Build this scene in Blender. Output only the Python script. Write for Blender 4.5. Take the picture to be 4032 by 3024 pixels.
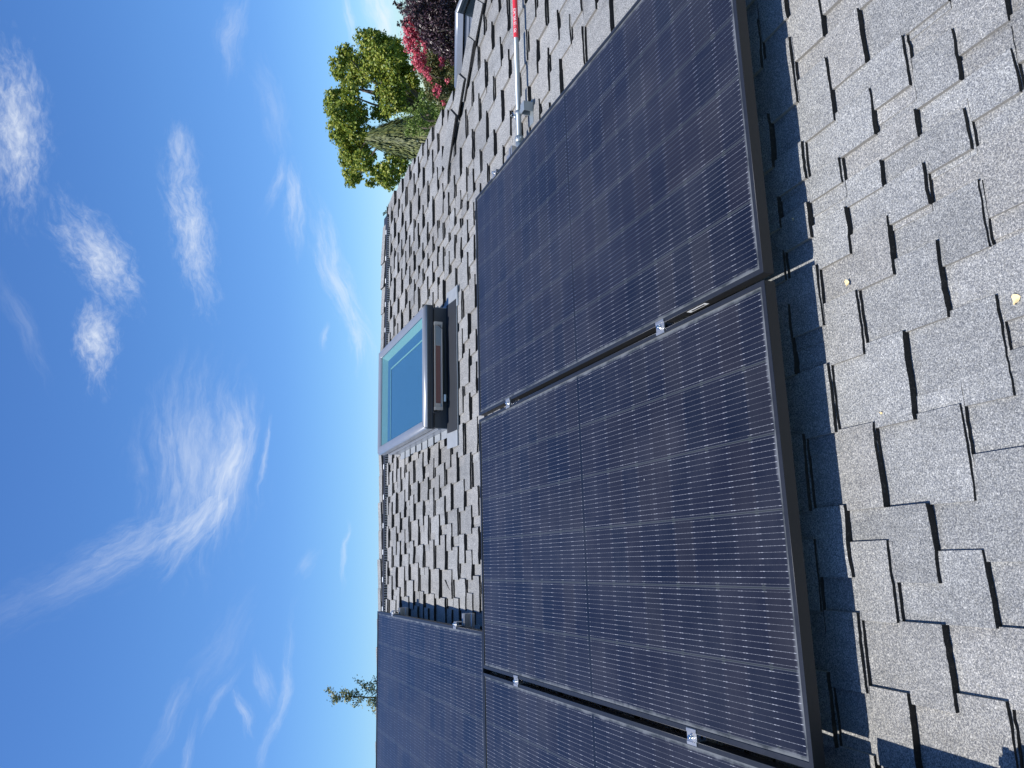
import bpy, bmesh, math, random
from mathutils import Vector, Matrix, noise
R_ = math.radians
sin, cos, pi = math.sin, math.cos, math.pi
random.seed(7)
sc = bpy.context.scene
for o in list(bpy.data.objects): bpy.data.objects.remove(o)
COL = sc.collection

# ------------------------------------------------------------------ frames
PITCH = R_(18.43)
CP, SP = cos(PITCH), sin(PITCH)
def W(u, v, n):                       # roof coordinates -> world (u along ridge, v up the slope, n off the roof)
    return Vector((u, v*CP - n*SP, v*SP + n*CP))
H = 0.145                             # panel top above shingles
PL, PW, PT = 1.879, 1.045, 0.032      # solar panel size
GAP = 0.0199

# ------------------------------------------------------------------ camera
CR = Matrix(((0.9751, -0.2131, 0.0621), (-0.0260, -0.3873, -0.9216), (0.2204, 0.8970, -0.3832)))  # rows: right, down, forward (phone held upright)
def wdir(r): return Vector((r[0], r[1]*CP - r[2]*SP, r[1]*SP + r[2]*CP)).normalized()
c_right, c_down, c_fwd = wdir(CR[0]), wdir(CR[1]), wdir(CR[2])
CAMP = W(-0.6198, -1.3577, 1.2189)
FPX = 3107.27
cam_d = bpy.data.cameras.new("camera"); cam = bpy.data.objects.new("camera", cam_d); COL.objects.link(cam)
m = Matrix((c_down, c_right, -c_fwd)).transposed().to_4x4(); m.translation = CAMP
cam.matrix_world = m
cam_d.sensor_width = 36; cam_d.lens = 36*FPX/4032; cam_d.clip_start = .02; cam_d.clip_end = 3000
sc.camera = cam
def ray(x, y):                        # photograph pixel -> world direction (used once, to find where far things stand)
    return (c_right*((1512-y)/FPX) + c_down*((x-2016)/FPX) + c_fwd).normalized()

# ------------------------------------------------------------------ world and sun
sun_dir = (W(-.42, .10, 1.0)).normalized()
elev = math.asin(sun_dir.z)
wd = bpy.data.worlds.new("World"); sc.world = wd; wd.use_nodes = True
nt = wd.node_tree
for n in list(nt.nodes): nt.nodes.remove(n)
class G:                              # small node-graph helper
    def __init__(s, nt): s.nt = nt
    def new(s, t, **k):
        n = s.nt.nodes.new(t)
        for a, b in k.items(): setattr(n, a, b)
        return n
    def put(s, sock, v):
        if isinstance(v, bpy.types.NodeSocket): s.nt.links.new(v, sock)
        elif v is not None: sock.default_value = v
    def m(s, op, a, b=None, c=None, clamp=False):
        n = s.new('ShaderNodeMath', operation=op, use_clamp=clamp)
        s.put(n.inputs[0], a); s.put(n.inputs[1], b); s.put(n.inputs[2], c)
        return n.outputs[0]
    def v(s, op, a, b=None):
        n = s.new('ShaderNodeVectorMath', operation=op)
        s.put(n.inputs[0], a); s.put(n.inputs[1], b)
        return n.outputs['Value'] if op in ('DOT_PRODUCT', 'LENGTH', 'DISTANCE') else n.outputs[0]
    def mix(s, f, a, b, blend='MIX'):
        n = s.new('ShaderNodeMix', data_type='RGBA', blend_type=blend)
        s.put(n.inputs[0], f); s.put(n.inputs[6], a); s.put(n.inputs[7], b)
        return n.outputs[2]
    def noise(s, vec, scale, detail=2, rough=.5, dist=0.):
        n = s.new('ShaderNodeTexNoise'); s.put(n.inputs['Vector'], vec)
        n.inputs['Scale'].default_value = scale; n.inputs['Detail'].default_value = detail
        n.inputs['Roughness'].default_value = rough; n.inputs['Distortion'].default_value = dist
        return n.outputs[0]
    def ramp(s, f, pts):
        n = s.new('ShaderNodeValToRGB'); e = n.color_ramp.elements
        while len(e) < len(pts): e.new(.5)
        for i, (p, c) in enumerate(pts):
            e[i].position = p; e[i].color = c if len(c) == 4 else (*c, 1)
        s.put(n.inputs[0], f); return n.outputs[0]
    def rng(s, x, a, b, c=0., d=1.):
        n = s.new('ShaderNodeMapRange', interpolation_type='SMOOTHSTEP')
        s.put(n.inputs[0], x)
        for i, q in zip((1, 2, 3, 4), (a, b, c, d)): s.put(n.inputs[i], q)
        return n.outputs[0]
g = G(nt)
sky = g.new('ShaderNodeTexSky', sky_type='NISHITA', sun_disc=False)
sky.sun_elevation = elev
sky.sun_rotation = math.atan2(sun_dir.x, sun_dir.y)
sky.altitude = 50; sky.air_density = 1.15; sky.dust_density = .35; sky.ozone_density = 2.2
SKY_STR = .112
tc = g.new('ShaderNodeTexCoord')
D = tc.outputs['Generated']
Dn = g.v('NORMALIZE', D)
# cirrus: (x, y, half-length, half-width, direction of the streak dx, dy, opacity, stretch, contrast)
CL = [(30, 280, 150, 62, .1, 1, .95, 1.8), (210, 550, 120, 50, .5, .86, .9, 1.6), (212, 735, 100, 38, .12, 1, .9, 1.5),
      (420, 510, 150, 48, .24, 1, .85, 1.8), (388, 335, 70, 28, .1, 1, .5, 1.8),
      (430, 1000, 210, 120, -.1, 1, .5, 5.5), (500, 1010, 150, 46, -.15, 1, .8, 5.0), (430, 1120, 130, 60, -.7, .85, .7, 4.0),
      (290, 1180, 150, 50, -.85, .5, .42, 3.5), (130, 1270, 170, 60, -.9, .35, .13, 3.0),
      (575, 985, 85, 9, -.1, 1, .45, 3.0), (740, 620, 180, 40, .33, .94, .72, 4.0), (768, 730, 80, 22, .1, 1, .6, 3.0),
      (634, 450, 100, 22, .1, 1, .55, 3.0), (602, 400, 75, 14, -.3, 1, .4, 3.0), (595, 240, 100, 34, .2, 1, .2, 3.0),
      (470, 1510, 80, 14, -.42, .9, .25, 3.0), (523, 1535, 60, 13, .33, .94, .5, 2.5), (560, 1465, 60, 22, .3, 1, .3, 3.0),
      (603, 1510, 190, 14, -.2, 1, .34, 3.0), (360, 1560, 100, 20, -.5, .85, .2, 3.0), (395, 1640, 70, 14, -.3, 1, .28, 3.0),
      (743, 1190, 75, 8, -.08, 1, .5, 3.0), (665, 1215, 40, 20, -.5, 1, .22, 2.0),
      (826, 20, 110, 34, .22, 1, .95, 3.0), (757, 35, 80, 11, .15, 1, .55, 3.0), (513, 85, 85, 30, -.15, 1, .34, 3.0),
      (40, 690, 130, 20, .45, .9, .14, 4.0), (470, 1400, 120, 40, -.5, .9, .12, 3.0), (694, 730, 36, 9, 0, 1, .4, 3.0)]
PXR = 1.8228/FPX
cloud = None
wob = g.v('SCALE', g.v('SUBTRACT', g.new('ShaderNodeTexNoise').outputs[1], (.5, .5, .5)))
nn = wob.node.inputs[0].links[0].from_node.inputs[0].links[0].from_node
nt.links.new(Dn, nn.inputs['Vector']); nn.inputs['Scale'].default_value = 9; nn.inputs['Detail'].default_value = 5
wob.node.inputs['Scale'].default_value = .05
Dw = g.v('ADD', Dn, wob)
def cloud_layer(items, z0):
    best, vec = None, None; mask = None; cov = None
    for i, (x, y, a, b, dx, dy, op, st) in enumerate(items):
        c = ray(x*1.8228, y*1.8228); c2 = ray((x+dx)*1.8228, (y+dy)*1.8228)
        ta = (c2-c); ta -= c*ta.dot(c); ta.normalize(); tb = c.cross(ta).normalized()
        dv = g.v('SUBTRACT', Dw, tuple(c))
        s1 = g.v('DOT_PRODUCT', dv, tuple(ta)); t1 = g.v('DOT_PRODUCT', dv, tuple(tb))
        s = g.m('MULTIPLY', s1, 1/(a*PXR)); t = g.m('MULTIPLY', t1, 1/(b*PXR))
        fr = g.m('SUBTRACT', 1, g.m('SQRT', g.m('ADD', g.m('MULTIPLY', s, s), g.m('MULTIPLY', t, t))))
        fr = g.m('SUBTRACT', fr, g.m('MULTIPLY', g.m('LESS_THAN', g.v('DOT_PRODUCT', Dn, tuple(c)), .2), 9))
        cb = g.new('ShaderNodeCombineXYZ')
        g.put(cb.inputs[0], g.m('MULTIPLY', s1, 1/(a*PXR)*2.2*(a/100)/st*1.3)); g.put(cb.inputs[1], g.m('MULTIPLY', t1, 1/(b*PXR)*1.6*(b/40)**.5))
        cb.inputs[2].default_value = z0+i*3.7
        if best is None: best, vec, opv = fr, cb.outputs[0], op
        else:
            sel = g.m('GREATER_THAN', fr, best)
            mv = g.new('ShaderNodeMix', data_type='VECTOR'); g.put(mv.inputs[0], sel); g.put(mv.inputs[4], vec); g.put(mv.inputs[5], cb.outputs[0]); vec = mv.outputs[1]
            opv = g.m('ADD', g.m('MULTIPLY', opv, g.m('SUBTRACT', 1, sel)), g.m('MULTIPLY', sel, op))
            best = g.m('MAXIMUM', fr, best)
    nz = g.noise(vec, 2.1, 9, .69, .35)
    f = g.m('ADD', g.m('MULTIPLY', best, .9), g.m('MULTIPLY', g.m('SUBTRACT', nz, .5), 2.0))
    return g.m('MULTIPLY', g.m('MULTIPLY', g.rng(f, -.2, 1.75), g.rng(best, -.7, .5)), opv)
OVER = (6, 8, 4)
la = cloud_layer([q for i, q in enumerate(CL) if i not in OVER], 0); lb_ = cloud_layer([CL[i] for i in OVER], 90)
cloud = g.m('SUBTRACT', 1, g.m('MULTIPLY', g.m('SUBTRACT', 1, la), g.m('SUBTRACT', 1, lb_)))
hsv = g.new('ShaderNodeHueSaturation'); hsv.inputs['Saturation'].default_value = 1.28; hsv.inputs['Value'].default_value = 1.0
g.put(hsv.inputs['Color'], sky.outputs[0])
sz = g.new('ShaderNodeSeparateXYZ'); g.put(sz.inputs[0], Dn)
grad = g.ramp(g.m('MAXIMUM', sz.outputs[2], 0), [(0, (.76, .89, 1.0)), (.12, (.68, .84, .99)), (.20, (.71, .82, .98)), (.31, (.88, .91, 1.0)), (.46, (.98, .92, 1.0))])
skyc = g.mix(1.0, g.mix(1.0, hsv.outputs[0], (.98, 1.04, 1.18, 1), 'MULTIPLY'), grad, 'MULTIPLY')
cc = g.mix(cloud, skyc, (6.6, 7.0, 7.5, 1))
bg = g.new('ShaderNodeBackground'); g.put(bg.inputs[0], cc); bg.inputs[1].default_value = SKY_STR
out = g.new('ShaderNodeOutputWorld'); nt.links.new(bg.outputs[0], out.inputs[0])

sun_l = bpy.data.lights.new("sun", 'SUN'); sun_l.energy = 5.0; sun_l.angle = R_(.53); sun_l.color = (1, .955, .89)
sun = bpy.data.objects.new("sun", sun_l); COL.objects.link(sun)
sun.rotation_euler = (-sun_dir).to_track_quat('-Z', 'Y').to_euler()
sc.view_settings.view_transform = 'Standard'; sc.view_settings.look = 'None'
sc.view_settings.exposure = .30; sc.view_settings.gamma = 1
sc.render.engine = 'CYCLES'
sc.render.resolution_x = 1024; sc.render.resolution_y = 768

# ------------------------------------------------------------------ object helpers
def tag(o, label=None, cat=None, group=None, kind=None):
    for k, x in (('label', label), ('category', cat), ('group', group), ('kind', kind)):
        if x: o[k] = x
    return o
def thing(name, label, cat, loc=(0, 0, 0), rot=(0, 0, 0), group=None):
    o = bpy.data.objects.new(name, None); COL.objects.link(o)
    o.empty_display_size = .1; o.location = loc; o.rotation_euler = rot
    return tag(o, label, cat, group)
def on_roof(name, label, cat, u, v, n, group=None):
    return thing(name, label, cat, W(u, v, n), (PITCH, 0, 0), group)
def obj(name, bm, mats, parent=None, smooth=False):
    me = bpy.data.meshes.new(name)
    if isinstance(bm, bmesh.types.BMesh):
        bm.normal_update(); bm.to_mesh(me); bm.free()
    else:
        me.from_pydata(bm[0], [], bm[1])
        if len(bm) > 2: me.polygons.foreach_set('material_index', bm[2])
        me.update()
    for m_ in (mats if isinstance(mats, (list, tuple)) else [mats]): me.materials.append(m_)
    if smooth:
        me.polygons.foreach_set('use_smooth', [True]*len(me.polygons))
    o = bpy.data.objects.new(name, me); COL.objects.link(o)
    if parent: o.parent = parent
    return o
def box(bm, a, b, bev=0., mi=0):
    x0, y0, z0 = a; x1, y1, z1 = b
    vs = [bm.verts.new(p) for p in ((x0,y0,z0),(x1,y0,z0),(x1,y1,z0),(x0,y1,z0),(x0,y0,z1),(x1,y0,z1),(x1,y1,z1),(x0,y1,z1))]
    fs = [bm.faces.new([vs[i] for i in f]) for f in ((3,2,1,0),(4,5,6,7),(0,1,5,4),(1,2,6,5),(2,3,7,6),(3,0,4,7))]
    for f in fs: f.material_index = mi
    if bev:
        es = list({e for f in fs for e in f.edges})
        r = bmesh.ops.bevel(bm, geom=es, offset=bev, segments=2, affect='EDGES', profile=.6)
        for f in r['faces']: f.material_index = mi
def tube(bm, pts, r, seg=12, cap=True, mi=0):
    pts = [Vector(p) for p in pts]; rings = []
    t0 = (pts[1]-pts[0]).normalized()
    up = Vector((0, 0, 1)) if abs(t0.z) < .9 else Vector((1, 0, 0))
    a = t0.cross(up).normalized()
    for i, p in enumerate(pts):
        t = (pts[min(i+1, len(pts)-1)]-pts[max(i-1, 0)]).normalized()
        a = (a - t*a.dot(t)).normalized(); b = t.cross(a)
        rr = r[i] if isinstance(r, (list, tuple)) else r
        rings.append([bm.verts.new(p + (a*cos(2*pi*k/seg)+b*sin(2*pi*k/seg))*rr) for k in range(seg)])
    for A, B in zip(rings, rings[1:]):
        for k in range(seg):
            f = bm.faces.new((A[k], A[(k+1) % seg], B[(k+1) % seg], B[k])); f.material_index = mi; f.smooth = True
    if cap:
        bm.faces.new(rings[0][::-1]).material_index = mi; bm.faces.new(rings[-1]).material_index = mi
def spline(pts, k=6):
    pts = [Vector(p) for p in pts]; P = [pts[0]]+pts+[pts[-1]]; o = []
    for i in range(1, len(P)-2):
        for j in range(k):
            t = j/k; a, b, c, d = P[i-1], P[i], P[i+1], P[i+2]
            o.append(.5*((2*b)+(c-a)*t+(2*a-5*b+4*c-d)*t*t+(3*b-a-3*c+d)*t**3))
    o.append(pts[-1]); return o

# ------------------------------------------------------------------ materials
def mat(name):
    m_ = bpy.data.materials.new(name); m_.use_nodes = True
    g_ = G(m_.node_tree); b = m_.node_tree.nodes['Principled BSDF']
    return m_, g_, b
def simple(name, col, rough=.5, metal=0., coat=0., var=.12, scale=40., bump=0.):
    m_, g_, b = mat(name)
    t = g_.new('ShaderNodeTexCoord').outputs['Object']
    n = g_.noise(t, scale, 5, .6)
    k = g_.m('ADD', 1-var, g_.m('MULTIPLY', n, 2*var))
    g_.put(b.inputs['Base Color'], g_.v('SCALE', (*col,)))
    sn = b.inputs['Base Color'].links[0].from_node; g_.put(sn.inputs['Scale'], k)
    g_.put(b.inputs['Roughness'], g_.m('ADD', rough-.06, g_.m('MULTIPLY', n, .12)))
    b.inputs['Metallic'].default_value = metal; b.inputs['Coat Weight'].default_value = coat
    if bump:
        bn = g_.new('ShaderNodeBump'); bn.inputs['Distance'].default_value = bump
        g_.put(bn.inputs['Height'], n); g_.put(b.inputs['Normal'], bn.outputs[0])
    return m_

def shingle_mat():
    m_, g_, b = mat('granule_shingle')
    t = g_.new('ShaderNodeTexCoord').outputs['Object']
    isl = g_.new('ShaderNodeNewGeometry').outputs['Random Per Island']
    fine = g_.noise(t, 350, 4, .8)
    mid = g_.noise(t, 22, 4, .6)
    big = g_.noise(t, 1.6, 4, .55)
    c1 = g_.ramp(fine, [(.32, (.02, .025, .035)), (.44, (.12, .13, .15)), (.52, (.32, .335, .35)), (.59, (.72, .73, .72)), (.68, (.95, .95, .92))])
    vo = g_.new('ShaderNodeTexVoronoi'); g_.put(vo.inputs['Vector'], t); vo.inputs['Scale'].default_value = 380
    wn = g_.new('ShaderNodeTexWhiteNoise', noise_dimensions='3D'); g_.put(wn.inputs[0], vo.outputs['Position'])
    c2 = g_.ramp(wn.outputs[0], [(0, (.05, .06, .08)), (.25, (.16, .17, .2)), (.6, (.30, .31, .31)), (.82, (.36, .35, .31)), (.93, (.62, .63, .63)), (1, (.8, .8, .78))])
    c = g_.mix(.36, g_.mix(.15, c1, (.33, .34, .35, 1)), c2)
    k = g_.m('ADD', .66, g_.m('ADD', g_.m('MULTIPLY', isl, .20), g_.m('ADD', g_.m('MULTIPLY', g_.m('SUBTRACT', mid, .5), .34), g_.m('MULTIPLY', g_.m('SUBTRACT', big, .5), .3))))
    mp = g_.new('ShaderNodeMapping'); g_.put(mp.inputs[0], t); mp.inputs['Scale'].default_value = (9, 1.3, 1.3)
    stk = g_.noise(mp.outputs[0], 1.0, 5, .65)                         # faint run-off streaks down the slope
    k = g_.m('MULTIPLY', k, g_.m('SUBTRACT', 1.05, g_.m('MULTIPLY', g_.rng(stk, .45, .75), .20)))
    s = g_.v('SCALE', c); g_.put(s.node.inputs['Scale'], k)
    tint = g_.mix(g_.rng(g_.m('FRACT', g_.m('MULTIPLY', isl, 7.3)), .2, .9), (1.01, 1.0, .965, 1), (1.035, 1.0, .94, 1))
    s2 = g_.mix(1., s, tint, 'MULTIPLY')
    g_.put(b.inputs['Base Color'], s2); b.inputs['Roughness'].default_value = .85
    b.inputs['Specular IOR Level'].default_value = .35
    bn = g_.new('ShaderNodeBump'); bn.inputs['Distance'].default_value = .0011; bn.inputs['Strength'].default_value = .8
    g_.put(bn.inputs['Height'], g_.m('ADD', fine, wn.outputs[0])); g_.put(b.inputs['Normal'], bn.outputs[0])
    return m_
M_shingle = shingle_mat()
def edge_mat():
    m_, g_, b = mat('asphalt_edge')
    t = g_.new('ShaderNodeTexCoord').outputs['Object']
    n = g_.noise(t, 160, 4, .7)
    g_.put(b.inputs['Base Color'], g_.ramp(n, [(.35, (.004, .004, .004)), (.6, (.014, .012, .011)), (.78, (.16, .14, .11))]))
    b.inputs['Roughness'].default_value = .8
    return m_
M_edge = edge_mat()
M_side = simple('cut_shingle_side', (.24, .225, .20), .85, 0, 0, .6, 260)
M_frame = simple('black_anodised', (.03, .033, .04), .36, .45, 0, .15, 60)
M_fside = simple('shaded_frame_side', (.012, .013, .015), .55, 0, 0, .2, 50)  # darker copy of the frame black, side shade put into the colour
M_galv = simple('galvanised_steel', (.31, .355, .38), .42, .55, 0, .12, 90)
M_alu = simple('bare_aluminium', (.45, .46, .47), .40, .8, 0, .1, 80)
M_bolt = simple('stainless_bolt', (.75, .75, .74), .22, 1, 0, .08, 200)
M_redlab = simple('red_label_vinyl', (.72, .035, .05), .4, 0, .2, .05, 30)
M_white = simple('white_vinyl', (.8, .82, .82), .5, 0, 0, .04, 30)
M_black = simple('black_plastic', (.022, .026, .034), .5, 0, 0, .15, 60)
M_ink = simple('black_ink', (.03, .03, .035), .5)
M_clad = simple('grey_cladding', (.26, .28, .31), .34, .35, .1, .06, 12)
M_cladd = simple('charcoal_curb_shaded_front', (.045, .055, .07), .42, .3, .1, .08, 15)
M_lead = simple('lead_flashing', (.30, .325, .345), .55, .3, 0, .12, 25, .001)
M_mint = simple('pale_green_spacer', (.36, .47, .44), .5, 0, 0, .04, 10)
M_blind = simple('blue_shade_cloth', (.06, .14, .27), .7, 0, 0, .06, 8)
M_pv = simple('brown_pv_strip', (.19, .06, .05), .35, 0, .4, .15, 60)
M_wall = simple('painted_siding', (.42, .43, .42), .8)
M_trim = simple('dark_fascia', (.06, .065, .07), .6)
M_leafdry = simple('dry_petal', (.80, .62, .32), .7, 0, 0, .25, 60)
def glass_mat():
    m_, g_, b = mat('window_glass')
    fr = g_.new('ShaderNodeFresnel'); fr.inputs[0].default_value = 1.62
    tr = g_.new('ShaderNodeBsdfTransparent'); tr.inputs[0].default_value = (.82, .93, .93, 1)
    gl = g_.new('ShaderNodeBsdfGlossy'); gl.inputs['Roughness'].default_value = .02
    mx = g_.new('ShaderNodeMixShader'); bf = g_.new('ShaderNodeNewGeometry').outputs['Backfacing']
    g_.put(mx.inputs[0], g_.m('MULTIPLY', fr.outputs[0], g_.m('SUBTRACT', 1, bf)))
    g_.nt.links.new(tr.outputs[0], mx.inputs[1]); g_.nt.links.new(gl.outputs[0], mx.inputs[2])
    o = g_.nt.nodes['Material Output']; g_.nt.links.new(mx.outputs[0], o.inputs[0])
    return m_
M_glass = glass_mat()

def cell_mat():
    m_, g_, b = mat('solar_cells')
    t = g_.new('ShaderNodeTexCoord').outputs['Object']
    sx = g_.new('ShaderNodeSeparateXYZ'); g_.put(sx.inputs[0], t); X, Y = sx.outputs[0], sx.outputs[1]
    cp = (PW-.037)/6
    xs = g_.m('DIVIDE', g_.m('SUBTRACT', X, .0185), cp); col = g_.m('FLOOR', xs); fx = g_.m('FRACT', xs)
    incol = g_.m('MULTIPLY', g_.m('GREATER_THAN', xs, 0), g_.m('LESS_THAN', xs, 6))
    dx = g_.m('MULTIPLY', g_.m('SUBTRACT', .5, g_.m('ABSOLUTE', g_.m('SUBTRACT', fx, .5))), cp)   # metres to column edge
    ym = g_.m('SUBTRACT', Y, PL/2); ya = g_.m('SUBTRACT', g_.m('ABSOLUTE', ym), .006)
    rp = (PL/2-.0185-.006)/11
    ys = g_.m('DIVIDE', ya, rp); row = g_.m('FLOOR', ys); fy = g_.m('FRACT', ys)
    inrow = g_.m('MULTIPLY', g_.m('GREATER_THAN', ys, 0), g_.m('LESS_THAN', ys, 11))
    dy = g_.m('MULTIPLY', g_.m('SUBTRACT', .5, g_.m('ABSOLUTE', g_.m('SUBTRACT', fy, .5))), rp)
    fy2 = g_.m('FRACT', g_.m('MULTIPLY', ys, .5))                         # chamfers on every second boundary
    dy2 = g_.m('MULTIPLY', g_.m('SUBTRACT', .5, g_.m('ABSOLUTE', g_.m('SUBTRACT', fy2, .5))), 2*rp)
    cham = g_.m('GREATER_THAN', g_.m('ADD', g_.m('SUBTRACT', dx, .0015), dy2), .0085)
    cell = g_.m('MULTIPLY', g_.m('MULTIPLY', incol, inrow), g_.m('MULTIPLY', g_.m('GREATER_THAN', dx, .0017), cham))
    bf = g_.m('FRACT', g_.m('MULTIPLY', g_.m('DIVIDE', g_.m('SUBTRACT', g_.m('MULTIPLY', fx, cp), .0015), cp-.003), 12))
    dbar = g_.m('MULTIPLY', g_.m('ABSOLUTE', g_.m('SUBTRACT', bf, .5)), (cp-.003)/12)
    bi = g_.m('FLOOR', g_.m('MULTIPLY', xs, 12))
    cb = g_.new('ShaderNodeCombineXYZ'); g_.put(cb.inputs[0], bi); g_.put(cb.inputs[1], g_.m('ADD', row, g_.m('MULTIPLY', g_.m('SIGN', ym), 20)))
    oi = g_.new('ShaderNodeObjectInfo'); g_.put(cb.inputs[2], oi.outputs['Random'])
    wn = g_.new('ShaderNodeTexWhiteNoise', noise_dimensions='3D'); g_.put(wn.inputs[0], cb.outputs[0])
    bar = g_.m('LESS_THAN', dbar, .00022)
    pad = g_.m('MULTIPLY', g_.m('LESS_THAN', dbar, .00062), g_.m('MULTIPLY', g_.m('LESS_THAN', dy, .0085), g_.m('GREATER_THAN', dy, .0012)))
    pf = g_.m('ABSOLUTE', g_.m('SUBTRACT', g_.m('FRACT', g_.m('MULTIPLY', fy, 6)), .5))
    dot = g_.m('MULTIPLY', g_.m('LESS_THAN', dbar, .0005), g_.m('LESS_THAN', pf, .06))
    metal = g_.m('MULTIPLY', g_.m('MAXIMUM', g_.m('MAXIMUM', bar, pad), dot), g_.m('MULTIPLY', incol, inrow))
    barc = g_.m('ADD', g_.m('MULTIPLY', pad, .05), g_.m('ADD', .10, g_.m('MULTIPLY', wn.outputs[0], .22)))
    cb2 = g_.new('ShaderNodeCombineXYZ'); g_.put(cb2.inputs[0], col); g_.put(cb2.inputs[1], g_.m('ADD', row, g_.m('MULTIPLY', g_.m('SIGN', ym), 20))); g_.put(cb2.inputs[2], oi.outputs['Random'])
    wc = g_.new('ShaderNodeTexWhiteNoise', noise_dimensions='3D'); g_.put(wc.inputs[0], cb2.outputs[0])
    ccol = g_.ramp(wc.outputs[0], [(0, (.005, .007, .016)), (.5, (.008, .009, .018)), (.85, (.011, .011, .018)), (1, (.012, .013, .020))])
    fl = g_.m('MULTIPLY', g_.m('LESS_THAN', dy, .0006), .5)
    ccol = g_.mix(fl, ccol, (.012, .012, .02, 1))
    base = g_.mix(cell, g_.mix(g_.m('LESS_THAN', ya, 0), (.022, .027, .029, 1), (.004, .006, .012, 1)), ccol)
    rim = g_.m('MULTIPLY', g_.m('LESS_THAN', g_.m('ABSOLUTE', g_.m('SUBTRACT', dx, .0022)), .0004), g_.m('MULTIPLY', incol, inrow))
    base = g_.mix(g_.m('MULTIPLY', rim, .55), base, (.14, .15, .17, 1))
    bc = g_.new('ShaderNodeCombineXYZ')
    for i in range(3): g_.put(bc.inputs[i], barc)
    base = g_.mix(metal, base, g_.mix(1., bc.outputs[0], (.93, .97, 1.08, 1), 'MULTIPLY'))
    ds = g_.noise(t, 3.2, 6, .65)
    base = g_.mix(g_.m('MULTIPLY', g_.rng(ds, .35, .75), .05), base, (.3, .3, .32, 1))
    edge = g_.m('MINIMUM', g_.m('SUBTRACT', Y, .011), g_.m('MINIMUM', g_.m('SUBTRACT', X, .009), g_.m('SUBTRACT', PW-.009, X)))
    dn2 = g_.noise(t, 14, 5, .65)                                      # dried dust gathered along the lower edge
    base = g_.mix(g_.m('MULTIPLY', g_.rng(g_.m('SUBTRACT', g_.m('MULTIPLY', dn2, .035), edge), .004, .016), .30), base, (.34, .36, .38, 1))
    vo = g_.new('ShaderNodeTexVoronoi'); g_.put(vo.inputs['Vector'], t); vo.inputs['Scale'].default_value = 9
    wv = g_.new('ShaderNodeTexWhiteNoise', noise_dimensions='3D'); g_.put(wv.inputs[0], vo.outputs['Position'])
    spk = g_.m('MULTIPLY', g_.m('LESS_THAN', vo.outputs['Distance'], .022), g_.m('LESS_THAN', wv.outputs[0], .5))
    base = g_.mix(g_.m('MULTIPLY', spk, .6), base, (.5, .52, .5, 1))
    g_.put(b.inputs['Base Color'], base)
    g_.put(b.inputs['Roughness'], g_.m('ADD', .3, g_.m('MULTIPLY', ds, .2)))
    b.inputs['Specular IOR Level'].default_value = .2
    b.inputs['Coat Weight'].default_value = .50; b.inputs['Coat Roughness'].default_value = .14; b.inputs['Coat IOR'].default_value = 1.27
    return m_
M_cell = cell_mat()

# ------------------------------------------------------------------ ground and house
bm = bmesh.new(); bmesh.ops.create_grid(bm, x_segments=40, y_segments=40, size=900)
ground = obj('ground', bm, simple('lawn', (.05, .09, .025), .9, 0, 0, .4, .6)); ground.location = (0, 0, -5.6); tag(ground, kind='structure')

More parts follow.
